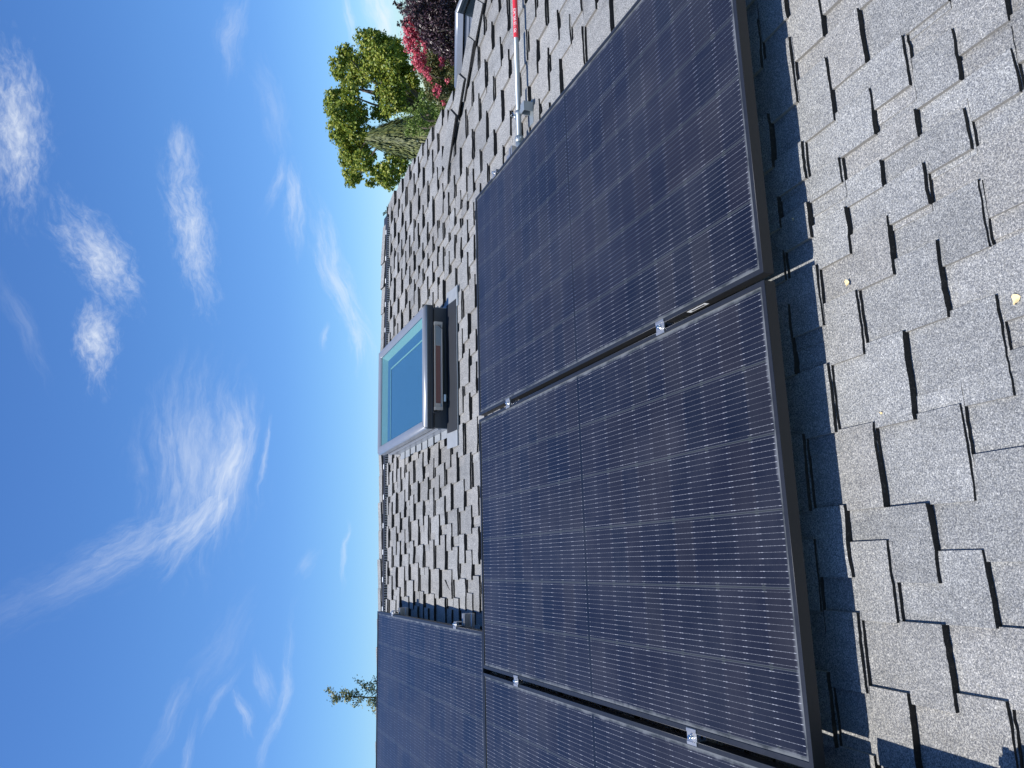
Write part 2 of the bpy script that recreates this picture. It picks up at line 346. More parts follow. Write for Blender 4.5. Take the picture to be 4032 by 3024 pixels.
E_ = .1045; V0 = -.0265; T_ = .026; RIDGE = 4.215; UR = 2.10; UL = -4.2; VB = -1.9
HIPU, HIPV = 2.0, 2.48
def umax(v):
    return UR if v > HIPV-(UR-HIPU)*1.054 else HIPU+(HIPV-v)/1.054
house = thing('house', 'house under the pale grey shingle roof that fills the lower half', 'house', (0, 0, -5.6))
HZ = 5.6
def hp(p): return (p[0], p[1], p[2]+HZ)                         # house children are in house coordinates
def sheets():
    V, F, M = [], [], []
    def sheet(l, r, vb, top, dz, th, seed, s0=0., s1=0., wav=.0016):
        ns = max(2, int((r-l)/.014)); base = len(V)
        for i in range(ns+1):
            u = l+(r-l)*i/ns
            jv = wav*3.2*noise.noise(Vector((u*9, vb*7, seed)))+.0022*noise.noise(Vector((u*90, vb*31, seed)))
            jz = .0032*noise.noise(Vector((u*14, vb*5, seed+9)))+.0006*noise.noise(Vector((u*80, vb*5, seed+9)))
            v0 = vb+jv; z0 = -H-.0165+T_+dz+jz
            um = umax(v0)
            su = s0 if i == 0 else (s1 if i == ns else 0)
            for (vv, zz, uu) in ((v0, z0-th, u), (v0, z0, u), (v0+.03, z0-T_*.03/(3*E_)-jz*.6, u), (top, -H-.0165+dz*.3+T_*(1-(top-vb)/(3*E_)), u+su)):
                V.append(hp(W(min(uu, umax(vv)), vv, zz)))
        for i in range(ns):
            a = base+4*i; b_ = a+4
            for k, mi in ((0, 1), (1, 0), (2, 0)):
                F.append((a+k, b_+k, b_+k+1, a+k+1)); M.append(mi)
        # side walls
        for i, fl in ((0, 0), (ns, 1)):
            a = base+4*i; p1, p2, p3 = V[a+1], V[a+2], V[a+3]
            k = len(V); off = W(0, 0, -th)
            V.append(tuple(Vector(p2)+off)); V.append(tuple(Vector(p3)+off))
            q = [(a, a+1, a+2, k), (k, a+2, a+3, k+1)]
            for f in q: F.append(f if fl else f[::-1]); M.append(2)
    # tabs, built downwards so that every slot is backed by a tab of the next course
    u = UL; tabs = []
    while u < 4.2:
        w = random.uniform(.12, .17); tabs.append([u, u+w]); u += w+random.uniform(.075, .115)
    k = -int((RIDGE-.12-V0)/E_)
    kend = int((V0-VB)/E_)
    while k <= kend:
        vb = V0-k*E_+random.uniform(-.0015, .0015)
        top = min(vb+3.0*E_, RIDGE)
        for i, (l, r) in enumerate(tabs):
            if l > umax(vb)+.02: continue
            rr = min(r, umax(vb)+.01)
            if rr-l < .03: continue
            sheet(l, rr, vb+random.uniform(-.002, .002), top, random.uniform(-.0012, .002), .0185, random.random()*50, random.uniform(-.003, .003), random.uniform(-.003, .003))
            q = random.random()
            if q < .55:                                           # lower ply peeping out beside the tab
                e0 = random.uniform(.012, .05) if random.random() < .7 else 0
                e1 = random.uniform(.012, .05) if random.random() < .35 else 0
                gl = tabs[i-1][1]+.012 if i else l-.05
                gr = tabs[i+1][0]-.012 if i+1 < len(tabs) else r+.05
                sheet(max(l-e0, gl) if e0 else l+.003, min(min(r+e1, gr) if e1 else r-.003, umax(vb)+.01), vb+random.uniform(-.0055, -.001), top-.02, -.0075, .009, random.random()*50, 0, 0, .001)
        new = []
        for i in range(1, len(tabs)):
            g0, g1 = tabs[i-1][1], tabs[i][0]; j = random.uniform(0, .006) if random.random() < .75 else random.uniform(.01, .03)
            ext = max(.012, min(.085, random.uniform(.125, .185)-(g1-g0)))
            if random.random() < .68: l, r = g0-ext, g1+j
            else: l, r = g0-j, g1+ext
            if new and l < new[-1][1]+.055:                       # keep a slot of at least 55 mm, but never uncover the slot above
                l = min(new[-1][1]+.055, g0)
                if l < new[-1][1]+.04: new[-1][1] = max(tabs[i-1][0]+.0, l-.06)
            new.append([l, r])
        first = new[0][0]
        if first > UL: new.insert(0, [first-.26, first-.08])
        if new[-1][1] < 4.1: new.append([new[-1][1]+.08, new[-1][1]+.24])
        tabs = new; k += 1
    # decking beneath
    b0 = len(V)
    for (uu, vv) in ((UL, VB), (umax(VB), VB), (UR, HIPV-.105), (UR, RIDGE), (UL, RIDGE)):
        V.append(hp(W(uu-.02, vv, -H-.022)))
    F.append(tuple(range(b0, b0+5))); M.append(1)
    return V, F, M
roof = obj('roof', sheets(), [M_shingle, M_edge, M_side], house)
# back slope, hip slope, gable rake trim, walls
bm = bmesh.new()
rz = W(0, RIDGE, -H)
def quad(bm, pts, mi=0):
    f = bm.faces.new([bm.verts.new(hp(p)) for p in pts]); f.material_index = mi; return f
quad(bm, [(UL, rz.y, rz.z), (UR, rz.y, rz.z), (UR, rz.y+6*CP, rz.z-6*SP), (UL, rz.y+6*CP, rz.z-6*SP)])
obj('roof', bm, [M_shingle, M_edge], house)
H0 = W(HIPU, HIPV, -H)
N2 = Vector((SP, 0, CP)); D2 = Vector((CP, 0, -SP))
hipb = W(umax(VB), VB, -H); hipt = W(UR-.3, HIPV+.2*1.054, -H)
bm = bmesh.new()
ht = hipt.copy()
quad(bm, [hipb, hipb+D2*.6, Vector((0, 6, 0))+(hipb+D2*.6)+Vector((0, 3, 0)), Vector((ht.x, ht.y+3.0, ht.z)), ht])
obj('hip_slope', bm, [M_shingle, M_edge], house)
bm = bmesh.new()
for a, b_ in ((HIPV-.05, RIDGE),):
    p0, p1 = W(UR-.012, a, -H-.018), W(UR-.012, b_, -H-.018)
    quad(bm, [p0+Vector((.02, 0, .008)), p1+Vector((.02, 0, .008)), p1+Vector((.02, 0, -.16)), p0+Vector((.02, 0, -.16))])
    quad(bm, [p0+Vector((.02, 0, .008)), p0+Vector((-.01, 0, .008)), p1+Vector((-.01, 0, .008)), p1+Vector((.02, 0, .008))])
obj('rake_trim', bm, M_trim, house)
bm = bmesh.new()
yb = W(0, VB+.4, 0).y
box(bm, (UL+.3, yb, 0), (UR-.35, rz.y+5, hp(W(0, VB+.4, -H-.15))[2]))
obj('wall', bm, M_wall, house)
bm = bmesh.new()
e0 = W(0, VB, -H-.03)
box(bm, (UL, e0.y-.02, e0.z+HZ-.16), (umax(VB), e0.y, e0.z+HZ-.002)); obj('fascia', bm, M_trim, house)

# ridge vent and ridge caps
VW = .10
bm = bmesh.new()
UV = 1.985
for s in (-1, 1):
    def rp_(u, d, n):          # d metres down from ridge on either side
        y = rz.y+s*d*CP; z = rz.z-d*SP
        return hp((u, y-(-s)*0+s*n*SP, z+n*CP))
    for (a, b_, seed) in ((UL, -1.18, 0), (-1.178, .02, 0), (.022, 1.2, 0), (1.202, UV, 0)):
        pts = [(a, 0, .019), (b_, 0, .019), (b_, VW, .018), (a, VW, .018)]
        vs = [bm.verts.new(rp_(*p)) for p in pts]; lo = [bm.verts.new(rp_(p[0], p[1], -.006)) for p in pts]
        bm.faces.new(vs if s > 0 else vs[::-1])
        for i in range(4):
            j = (i+1) % 4; bm.faces.new((vs[i], lo[i], lo[j], vs[j]) if s > 0 else (vs[j], lo[j], lo[i], vs[i]))
obj('ridge_vent', bm, M_black, house)
bm = bmesh.new()                                   # pale nail tabs and grille teeth along the vent
u = UL+.1
def rq(u, d, n): return hp((u, rz.y-d*CP-n*SP, rz.z-d*SP+n*CP))
def rbox(bm, u0, u1, d0, d1, n0, n1, mi=0):
    c = [bm.verts.new(rq(u_, d_, n_)) for u_ in (u0, u1) for d_ in (d0, d1) for n_ in (n0, n1)]
    for f in ((0, 1, 3, 2), (4, 6, 7, 5), (0, 4, 5, 1), (2, 3, 7, 6), (1, 5, 7, 3), (0, 2, 6, 4)):
        bm.faces.new([c[i] for i in f]).material_index = mi
while u < UV-.06:
    bmt = bmesh.new(); rbox(bmt, u, u+.034, VW-.04, VW-.024, .0184, .0205); obj('vent_tab', bmt, M_white, house); u += .197+random.uniform(-.02, .02)
u = UL+.1
while u < UV-.03:
    rbox(bm, u, u+.006, VW+.001, VW+.006, -.004, .0155); u += .017
obj('vent_grille', bm, M_lead, house)

def caps(line0, line1, sideA, sideB, up, expo, length, half, lift, name, th=.008, drop=.006):
    V, F, M = [], [], []
    d = line1-line0; L = d.length; d.normalize(); k = 0
    pos = 0.
    while pos < L:
        a = pos+random.uniform(-.01, .01); b_ = a+length
        rows = []
        lf = lift+random.uniform(-.003, .006); hw = half+random.uniform(-.006, .006)
        for (s, zz) in ((a, lf), (a+.02, lf), (a+length*.5, lf*.55), (b_, .001)):
            c = line0+d*s+up*zz
            rows.append([c+sideA*hw-up*random.uniform(0, drop), c+sideA*hw*.5, c+sideA*.012+up*.002, c+up*.004, c+sideB*.012+up*.002, c+sideB*hw*.5, c+sideB*hw-up*random.uniform(0, drop)])
        base = len(V)
        for r_ in rows:
            for p in r_: V.append(hp(p))
        for i in range(3):
            for j in range(6):
                q = base+i*7+j; F.append((q, q+1, q+8, q+7)); M.append(0)
        bb = len(V)
        for r_ in rows:
            for j in (0, 6): V.append(hp(r_[j]-up*th))
        for j in range(7): V.append(hp(rows[0][j]-up*(th+lf*.3)))
        fb = bb+8
        for j in range(6): F.append((base+j, fb+j, fb+j+1, base+j+1)); M.append(1)
        for i in range(3):
            F.append((base+i*7, base+(i+1)*7, bb+2*(i+1), bb+2*i)); M.append(1)
            F.append((base+i*7+6, bb+2*i+1, bb+2*i+3, base+(i+1)*7+6)); M.append(1)
        pos += expo
    return obj(name, (V, F, M), [M_shingle, M_edge], house)
upz = Vector((0, 0, 1))
r0 = Vector((UR-.06, rz.y, rz.z+.021)); r1 = Vector((UL, rz.y, rz.z+.021))
# the lifted butt of each cap faces the gable
caps(Vector((.62, rz.y, rz.z+.021)), Vector((UR-.32, rz.y, rz.z+.021)), Vector((0, -CP, -SP)), Vector((0, CP, -SP)), upz, .197, .31, .062, .011, 'ridge_cap')
caps(Vector((.60, rz.y, rz.z+.021)), r1, Vector((0, CP, -SP)), Vector((0, -CP, -SP)), upz, .197, .31, .058, .013, 'ridge_cap')
# hip caps, butts face down the hip
hl0 = W(2.60, HIPV-.6*1.054, -H)+Vector((0, 0, .012)); hl1 = W(1.86, HIPV+.14*1.054, -H)+Vector((0, 0, .015))
hd = (hl1-hl0).normalized(); nA = W(0, 0, 1); sA = hd.cross(nA).normalized(); sB = -(hd.cross(N2).normalized())
if sA.x > 0: sA = -sA
if sB.x < 0: sB = -sB
hd_ = (W(umax(VB), VB, -H)-hl1)
caps(hl1+hd*-1.4 if False else W(2.0+2.2, HIPV-2.2*1.054, -H)+Vector((0, 0, .012)), hl1, sA, sB, upz, .205, .33, .11, .02, 'hip_cap')

# ------------------------------------------------------------------ solar panels
def make_panel(u, v, label, n=0.):
    t = on_roof('solar_module', label, 'solar panel', u, v, n-PT, 'black framed solar panels mounted on the shingle roof')
    bm = bmesh.new(); lip = .0115; wl = .0022
    for (a, b_) in (((0, 0, 0), (PW, wl, PT)), ((0, PL-wl, 0), (PW, PL, PT)), ((0, wl, 0), (wl, PL-wl, PT)), ((PW-wl, wl, 0), (PW, PL-wl, PT))):
        box(bm, a, b_)
    z0 = PT-.002
    for (a, b_) in (((wl, wl, z0), (PW-wl, lip, PT-.0001)), ((wl, PL-lip, z0), (PW-wl, PL-wl, PT-.0001)), ((wl, lip, z0), (lip, PL-lip, PT-.0001)), ((PW-lip, lip, z0), (PW-wl, PL-lip, PT-.0001))):
        box(bm, a, b_)
    tube(bm, [(-.0002, 0, PT-.0008), (-.0002, PL, PT-.0008)], .001, 6); tube(bm, [(PW+.0002, 0, PT-.0008), (PW+.0002, PL, PT-.0008)], .001, 6)
    tube(bm, [(0, PL+.0002, PT-.0008), (PW, PL+.0002, PT-.0008)], .001, 6); tube(bm, [(0, -.0002, PT-.0008), (PW, -.0002, PT-.0008)], .001, 6)
    for (a, b_) in (((wl, wl, 0), (PW-wl, .03, .002)), ((wl, PL-.03, 0), (PW-wl, PL-wl, .002)), ((wl, .03, 0), (.03, PL-.03, .002)), ((PW-.03, .03, 0), (PW-wl, PL-.03, .002))):
        box(bm, a, b_)
    bm.normal_update()
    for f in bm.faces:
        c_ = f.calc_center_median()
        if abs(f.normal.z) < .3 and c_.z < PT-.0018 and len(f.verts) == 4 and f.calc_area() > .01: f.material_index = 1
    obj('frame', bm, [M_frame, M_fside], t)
    bm = bmesh.new(); box(bm, (.004, .004, PT-.0085), (PW-.004, PL-.004, PT-.0028))
    obj('cell_laminate', bm, M_cell, t)
    return t
pR = make_panel(GAP, 0, 'solar panel rightmost in the lower row, nearest the grey conduit')
pM = make_panel(-PW, 0, 'solar panel in the middle of the lower row, directly below the skylight')
pL = make_panel(-2*PW-GAP, 0, 'solar panel left of the middle one in the lower row, cut off by the frame')
pU = make_panel(-.9015-PW, PL+.004, 'solar panel of the upper row, left of the skylight and reaching above the ridge')
pD = make_panel(-1.052-PW, -PL-.022, 'solar panel below the lower row, only its shadow in the near left corner')
bm = bmesh.new()
def lab(bm, y0, y1, z0, z1, x, mi): box(bm, (x-.0004, y0, z0), (x, y1, z1), 0, mi)
lab(bm, .232, .312, PT-.021, PT-.008, -.0003, 0)
y = .243
while y < .30:
    w = random.choice((.0007, .0012, .0018)); lab(bm, y, y+w, PT-.0175, PT-.0115, -.0008, 1); y += w+random.choice((.0009, .0015))
obj('barcode_label', bm, [M_white, M_ink], pR)['label'] = 'white barcode label on the inner edge'

# rails
def rail(u0, u1, v, label, n=-PT, feet=()):
    t = on_roof('mounting_rail', label, 'rail', u0, v, n, 'aluminium rails under the solar panels')
    L = u1-u0; hgt = .05
    bm = bmesh.new()
    prof = [(-.017, 0), (-.005, 0), (-.005, -.008), (.005, -.008), (.005, 0), (.017, 0), (.017, -.016), (.013, -.02), (.013, -.032), (.017, -.036), (.017, -hgt), (-.017, -hgt), (-.017, -.036), (-.013, -.032), (-.013, -.02), (-.017, -.016)]
    A = [bm.verts.new((0, p[0], p[1])) for p in prof]; B = [bm.verts.new((L, p[0], p[1])) for p in prof]
    for i in range(len(prof)):
        j = (i+1) % len(prof); bm.faces.new((A[i], A[j], B[j], B[i]))
    bm.faces.new(A[::-1]); bm.faces.new(B)
    bmesh.ops.recalc_face_normals(bm, faces=bm.faces)
    obj('rail_bar', bm, M_alu, t)
    for fu in feet:
        bm = bmesh.new(); x = fu-u0
        box(bm, (x-.02, -.0235, -.098), (x+.02, -.018, -.01), .0015); box(bm, (x-.02, -.018, -.0985), (x+.02, .05, -.092), .0015)
        bmf = bmesh.new(); box(bmf, (x-.1, -.06, -.1045), (x+.1, .16, -.1015)); 
        obj('foot', bm, M_alu, t); obj('flashing', bmf, M_lead, t)
    return t
rail(-2.3, 1.07, .42, 'lower rail beneath the lower row of solar panels, seen in the gaps between frames', feet=(-1.6, -.45, .75))
rail(-2.3, 1.15, 1.52, 'upper rail beneath the lower row of solar panels, its end by the conduit coupling', feet=(-1.6, -.45, .75))
rail(-2.4, -.845, 2.215, 'lower rail end sticking out beside the upper solar panel', feet=(-1.15,))
rail(-2.4, -.865, 3.35, 'upper rail end sticking out beside the upper solar panel near the ridge', feet=(-1.15,))
rail(-2.4, -1.0, -.325, 'rail end below the lower row in the near left corner', feet=(-1.3,))

# clamps
def clamp(u, v, label, kind, side=1):
    t = on_roof('panel_clamp', label, 'clamp', u, v, 0, 'clamps holding the solar panels to the rails')
    bm = bmesh.new(); L = .02
    if kind == 'mid':
        prof = [(-.020, .0005), (-.019, .0028), (-.012, .0034), (-.0095, .001), (.0095, .001), (.012, .0034), (.019, .0028), (.020, .0005), (.0098, .0004), (.0094, -.03), (.0062, -.03), (.0062, -.0022), (-.0062, -.0022), (-.0062, -.03), (-.0094, -.03), (-.0098, .0004)]
    else:
        s = side
        prof = [(-.0105*s, .0005), (-.0105*s, .0035), (-.001*s, .0038), (.002*s, .001), (.019*s, .001), (.021*s, -.001), (.021*s, -.031), (.0175*s, -.031), (.0175*s, -.003), (.0035*s, -.003), (.0035*s, -.031), (.0006*s, -.031), (.0005*s, .0004)]
    A = [bm.verts.new((p[0], -L, p[1])) for p in prof]; B = [bm.verts.new((p[0], L, p[1])) for p in prof]
    for i in range(len(prof)):
        j = (i+1) % len(prof); bm.faces.new((A[i], A[j], B[j], B[i]))
    bm.faces.new(A[::-1]); bm.faces.new(B); bmesh.ops.recalc_face_normals(bm, faces=bm.faces)
    obj('clamp_body', bm, M_alu, t)
    bm = bmesh.new(); cx = 0 if kind == 'mid' else .010*side
    tube(bm, [(cx, 0, .0008), (cx, 0, .0028)], .0078, 16); tube(bm, [(cx, 0, .0028), (cx, 0, .0098)], .0062, 6)
    tube(bm, [(cx, 0, .0098), (cx, 0, .0125)], .0035, 10)
    obj('bolt', bm, M_bolt, t)
clamp(GAP/2, .428, 'bolted clamp beside the barcode label, between the middle and the rightmost panel', 'mid')
clamp(GAP/2, 1.54, 'bolted clamp near the top edge, between the middle and the rightmost panel', 'mid')
clamp(-PW-GAP/2, .415, 'bolted clamp between the middle and the left solar panel, the nearer one', 'mid')
clamp(-PW-GAP/2, 1.53, 'bolted clamp between the middle and the left solar panel, the farther one at the top', 'mid')
clamp(-.9015, 2.235, 'end clamp on the side of the upper solar panel, the nearer of two', 'end')
clamp(-.9015, 3.38, 'end clamp on the side of the upper solar panel, close to the ridge', 'end')
clamp(GAP+PW, 1.63, 'end clamp behind the far corner of the rightmost solar panel, above the conduit end', 'end')
clamp(-1.052, -.315, 'end clamp on the panel below the lower row, in the near left corner', 'end')

# ------------------------------------------------------------------ conduit
CN = -.098; CV = 1.567
cond = on_roof('conduit', 'grey metal conduit crossing the shingles right of the panels with a red label', 'conduit', 1.12, CV, CN)
bm = bmesh.new(); tube(bm, [(0, 0, 0), (3.2, 0, 0)], .0117, 28); obj('pipe', bm, M_galv, cond)
bm = bmesh.new()
tube(bm, [(.055, 0, 0), (.063, 0, 0), (.064, 0, 0), (.088, 0, 0), (.089, 0, 0), (.093, 0, 0), (.094, 0, 0), (.118, 0, 0), (.12, 0, 0)], [.0145, .0175, .0175, .0175, .0150, .0150, .0185, .0185, .0135], 24)
for k in range(6):
    a = k*pi/3; tube(bm, [(.104, .0185*cos(a), .0185*sin(a)), (.110, .0195*cos(a), .0195*sin(a))], .003, 6)
obj('coupling', bm, M_galv, cond)
bm = bmesh.new()
L0, L1 = 1.735-1.12, 2.6-1.12; seg = 20
r_ = .0119
for i in range(seg):
    pass
ang = [R_(-215+ i*(200)/16) for i in range(17)]
prev = None
for a in ang:
    y_, z_ = r_*cos(a), r_*sin(a)*-1
    va, vb_ = bm.verts.new((L0+.006*random.random(), y_, z_)), bm.verts.new((L1, y_, z_))
    if prev: bm.faces.new((prev[0], va, vb_, prev[1]))
    prev = (va, vb_)
bmesh.ops.recalc_face_normals(bm, faces=bm.faces)
lb = obj('warning_label', bm, M_redlab, cond)
def text_mesh(s, size, name, m_, parent, bend):
    cu = bpy.data.curves.new(name, 'FONT'); cu.body = s; cu.size = size; cu.space_character = 1.05; cu.extrude = 0
    cu.offset = size*.02
    to = bpy.data.objects.new('tmp', cu); COL.objects.link(to)
    dg = bpy.context.evaluated_depsgraph_get(); me = bpy.data.meshes.new_from_object(to.evaluated_get(dg))
    bpy.data.objects.remove(to)
    bm = bmesh.new(); bm.from_mesh(me)
    for v_ in bm.verts: v_.co = bend(v_.co.x, v_.co.y)
    me2 = bpy.data.meshes.new(name); bm.to_mesh(me2); bm.free(); me2.materials.append(m_)
    o = bpy.data.objects.new(name, me2); COL.objects.link(o); o.parent = parent; return o
def wrap(a0, x0):
    def f(x, y):
        a = a0 + y/.0121
        return Vector((x0+x, -.0121*cos(a), .0121*sin(a)))
    return f
text_mesh('POWER SOURCE', .0165, 'label_lettering', M_white, lb, wrap(R_(12), L0+.028))
text_mesh('POWER SOURCE', .0165, 'label_lettering', M_white, lb, wrap(R_(12), L0+.42))

sup = on_roof('conduit_support', 'small galvanised roof bracket with a strap clamp holding the conduit', 'bracket', 1.355, CV, CN)
bm = bmesh.new()
# hollow folded bracket beside the pipe
bx0, bx1, by0, by1, bz0, bz1 = -.022, .024, -.070, -.030, -.040, .004
for (a, b_) in (((bx0, by0, bz1-.003), (bx1, by1, bz1)), ((bx0, by0, bz0), (bx1, by0+.003, bz1-.003)), ((bx0, by1-.003, bz0), (bx1, by1, bz1-.003)), ((bx1-.003, by0+.003, bz0), (bx1, by1-.003, bz1-.003))):
    box(bm, a, b_, .0012)
box(bm, (bx0-.05, by0+.004, bz0-.006), (bx1+.02, by1+.004, bz0-.001), .001)
obj('bracket', bm, M_galv, sup)
bm = bmesh.new(); tube(bm, [(-.010, 0, 0), (.010, 0, 0)], .0145, 24)
box(bm, (-.008, -.034, -.002), (.008, -.0135, .0012), .0005); box(bm, (-.009, .012, .004), (.009, .030, .0075), .0005)
tube(bm, spline([(0, .028, .008), (0, .036, .016), (0, .030, .026), (0, .018, .024)], 5), .0018, 8)
obj('strap', bm, M_galv, sup)
bm = bmesh.new(); tube(bm, [(-.02, .022, .002), (.016, .026, .017)], .0028, 8); obj('screw', bm, M_bolt, sup)

# small rail splice where the conduit starts
sp = on_roof('rail_splice', 'short silver channel pieces at the conduit end beside the panel edge', 'bracket', 1.066, 1.585, -.05)
bm = bmesh.new(); box(bm, (-.06, -.02, -.055), (.085, -.016, 0), .0008); box(bm, (-.06, -.016, -.003), (.085, .018, 0), .0008); box(bm, (-.06, .018, -.055), (.085, .022, 0), .0008)
box(bm, (-.06, .03, -.052), (.052, .033, -.006), .0008); box(bm, (-.06, .033, -.009), (.052, .055, -.006), .0008)
obj('channel', bm, M_alu, sp)

# ------------------------------------------------------------------ skylights
def skylight(loc, mtx, w, l, label, full=True, ch=.095, dark=True):
    t = bpy.data.objects.new('skylight', None); COL.objects.link(t); t.empty_display_size = .1
    t.matrix_world = mtx; tag(t, label, 'skylight', None)
    zb = ch
    bm = bmesh.new()                                              # curb
    for (a, b_) in (((0.01, 0.01, 0), (w-.01, .02, zb)), ((0.01, l-.02, 0), (w-.01, l-.01, zb)), ((0.01, .02, 0), (.02, l-.02, zb)), ((w-.02, .02, 0), (w-.01, l-.02, zb))):
        box(bm, a, b_)
    obj('curb', bm, M_cladd, t)
    for x0, x1 in ((.0045, .0095), (w-.0095, w-.0045)):
        bm = bmesh.new(); box(bm, (x0, .012, .0), (x1, l-.012, zb-.012), .001)
        box(bm, (x0-.006 if x0 < .1 else x0, .012, zb-.028), (x1 if x0 < .1 else x1+.006, l-.012, zb-.022), .001)
        obj('side_flashing', bm, M_clad, t)
    # frame ring: front and back bars, side bars, rounded section
    z0, z1, rw = zb+.008, zb+.062, .052
    bm = bmesh.new()
    def bar(a, b_):
        box(bm, a, b_, .0)
    prof = [(0, z0), (0, z1-.02), (.004, z1-.008), (.012, z1-.001), (.022, z1), (rw-.006, z1-.004), (rw, z1-.012), (rw, z0+.01), (rw, z0)]
    rings = []
    for (x, y, dx, dy) in ((0, 0, 1, 1), (w, 0, -1, 1), (w, l, -1, -1), (0, l, 1, -1)):
        rings.append([bm.verts.new((x+p*dx, y+p*dy, z)) for p, z in prof])
    for i in range(4):
        A, B = rings[i], rings[(i+1) % 4]
        for k in range(len(prof)-1):
            f = bm.faces.new((A[k], B[k], B[k+1], A[k+1])); f.smooth = 1 <= k <= 4
            f.material_index = 1 if (i == 0 and k == 0 and dark) else 0  # front face coloured darker, its shade away from the sun painted in
    bmesh.ops.recalc_face_normals(bm, faces=bm.faces)
    fr = obj('frame', bm, [M_clad, M_cladd], t)
    bm = bmesh.new()                                              # groove along the front, and pale corner caps
    box(bm, (.004, -.0025, z0+.018), (w-.004, .001, z0+.0205)); box(bm, (.004, -.004, z0+.001), (w-.004, .0, z0+.006))
    obj('groove', bm, M_black, fr)
    for x, s in ((0, 1), (w, -1)):
        bm = bmesh.new(); tube(bm, [(x+s*p, p*1.0-.0006, z+.0007) for p, z in prof[1:6]], .0011, 6)
        obj('corner_seam', bm, M_lead, fr)
    bm = bmesh.new(); a = rw+.001                                 # inner reveal
    zl = z1-.052
    for i in range(1):
        o_ = [(a, a), (w-a, a), (w-a, l-a), (a, l-a)]; q = .024; in_ = [(a+q, a+q), (w-a-q, a+q), (w-a-q, l-a-q), (a+q, l-a-q)]
        O = [bm.verts.new((x, y, z1-.0175)) for x, y in o_]; I = [bm.verts.new((x, y, zl)) for x, y in in_]
        for k in range(4): bm.faces.new((O[k], O[(k+1) % 4], I[(k+1) % 4], I[k]))
    obj('glazing_spacer', bm, M_mint, t)
    bm = bmesh.new(); bm.faces.new([bm.verts.new((x, y, zl+.001)) for x, y in in_]); obj('shade_cloth', bm, M_blind, t)
    bm = bmesh.new(); box(bm, (w-a-.105, a+.03, zl+.003), (w-a-.096, l-a-.12, zl+.006)); box(bm, (a+.03, l-a-.12, zl+.003), (w-a-.096, l-a-.112, zl+.006))  # pale strips added to stand for reflection lines in the glass
    obj('reflection_strip', bm, M_mint, t)
    bm = bmesh.new(); box(bm, (a, a, z1-.016), (w-a, l-a, z1-.012)); obj('glass_pane', bm, M_glass, t)
    return t
SKU, SKV, SKN = .093, 2.684, -H+.002
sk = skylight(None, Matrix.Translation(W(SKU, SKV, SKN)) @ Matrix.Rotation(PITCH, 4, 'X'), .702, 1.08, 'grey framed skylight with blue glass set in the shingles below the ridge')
# apron and flashings
bm = bmesh.new()
def wavy(bm, x0, x1, y0, y1, z, amp, mi, nx=26, ny=5, seed=0, front=.004, rise=.010):
    vs = []
    for i in range(nx+1):
        rr = []
        for j in range(ny+1):
            x = x0+(x1-x0)*i/nx; y = y0+(y1-y0)*j/ny
            zz = z+amp*noise.noise(Vector((x*6, y*9, seed)))+rise*(j/ny)**2
            yy = y+(front*noise.noise(Vector((x*7, 3, seed))) if j == 0 else 0)
            rr.append(bm.verts.new((x, yy, zz)))
        vs.append(rr)
    for i in range(nx):
        for j in range(ny):
            f = bm.faces.new((vs[i][j], vs[i+1][j], vs[i+1][j+1], vs[i][j+1])); f.material_index = mi; f.smooth = True
        lo = [bm.verts.new((vs[i+k][0].co.x, vs[i+k][0].co.y, vs[i+k][0].co.z-.006)) for k in (0, 1)]
        bm.faces.new((lo[0], lo[1], vs[i+1][0], vs[i][0])).material_index = mi
wavy(bm, -.02, .71, -.125, .012, .0125, .004, 0)
obj('apron', bm, simple('dark_pleated_apron', (.010, .014, .021), .75, 0, 0, .2, 30), sk)
bm = bmesh.new()
wavy(bm, -.105, .022, -.122, .02, .0105, .003, 0, 8, 4, 3); wavy(bm, .665, .785, -.146, .012, .0085, .003, 0, 8, 4, 5)
wavy(bm, -.02, .72, -.1275, -.1245, .0105, .003, 0, 26, 1, 0, .004, 0)
obj('lead_apron', bm, M_lead, sk)
for k in range(8):
    y = .03+k*.125; bm = bmesh.new(); box(bm, (-.032-random.uniform(0, .012), y, .012+random.uniform(0, .003)), (.004, y+.098, .0165+random.uniform(0, .003)), .001); obj('step_flashing', bm, M_lead, sk)
    bm = bmesh.new(); box(bm, (.70, y, .006), (.735, y+.098, .0085), .001); obj('step_flashing', bm, M_lead, sk)
# solar charger strip of the blind
pv = on_roof('solar_charger', 'slim aluminium solar charger strip with brown cells on the front of the skylight', 'solar charger', .20, SKV+.004, -.1)
bm = bmesh.new()
xa, xb = 0, .492; ya = -.002; z0, z1 = .012, .056
box(bm, (xa, -.022, z0), (xb, ya, z0+.006), .001); box(bm, (xa, -.016, z1-.004), (xb, ya, z1), .001)
box(bm, (xa-.004, -.024, z0-.001), (xa+.014, ya+.001, z1+.002), .002); box(bm, (xb-.014, -.024, z0-.001), (xb+.004, ya+.001, z1+.002), .002)
box(bm, (xa+.010, -.012, z0+.004), (xb-.010, ya, z1-.002)); obj('housing', bm, M_alu, pv)
bm = bmesh.new(); box(bm, (.035, -.0135, z0+.009), (.36, -.0122, z1-.007)); obj('cell_strip', bm, M_pv, pv)
bm = bmesh.new(); box(bm, (.364, -.0135, z0+.009), (.472, -.0122, z1-.007)); obj('end_plate', bm, M_lead, pv)
bm = bmesh.new()
tube(bm, spline([(-.004, -.012, .03), (-.016, -.010, .045), (-.002, -.006, .064), (.15, -.005, .066), (.40, -.005, .068), (.485, -.006, .062), (.47, -.022, .03), (.42, -.016, -.004), (.25, -.012, -.010), (.10, -.012, -.004), (.085, -.014, -.002)], 6), .0026, 8)
tube(bm, spline([(.055, -.012, .0), (.03, -.012, -.012), (.045, -.010, -.026), (.075, -.010, -.02), (.05, -.010, -.008)], 6), .002, 8)
obj('cable', bm, M_black, pv)
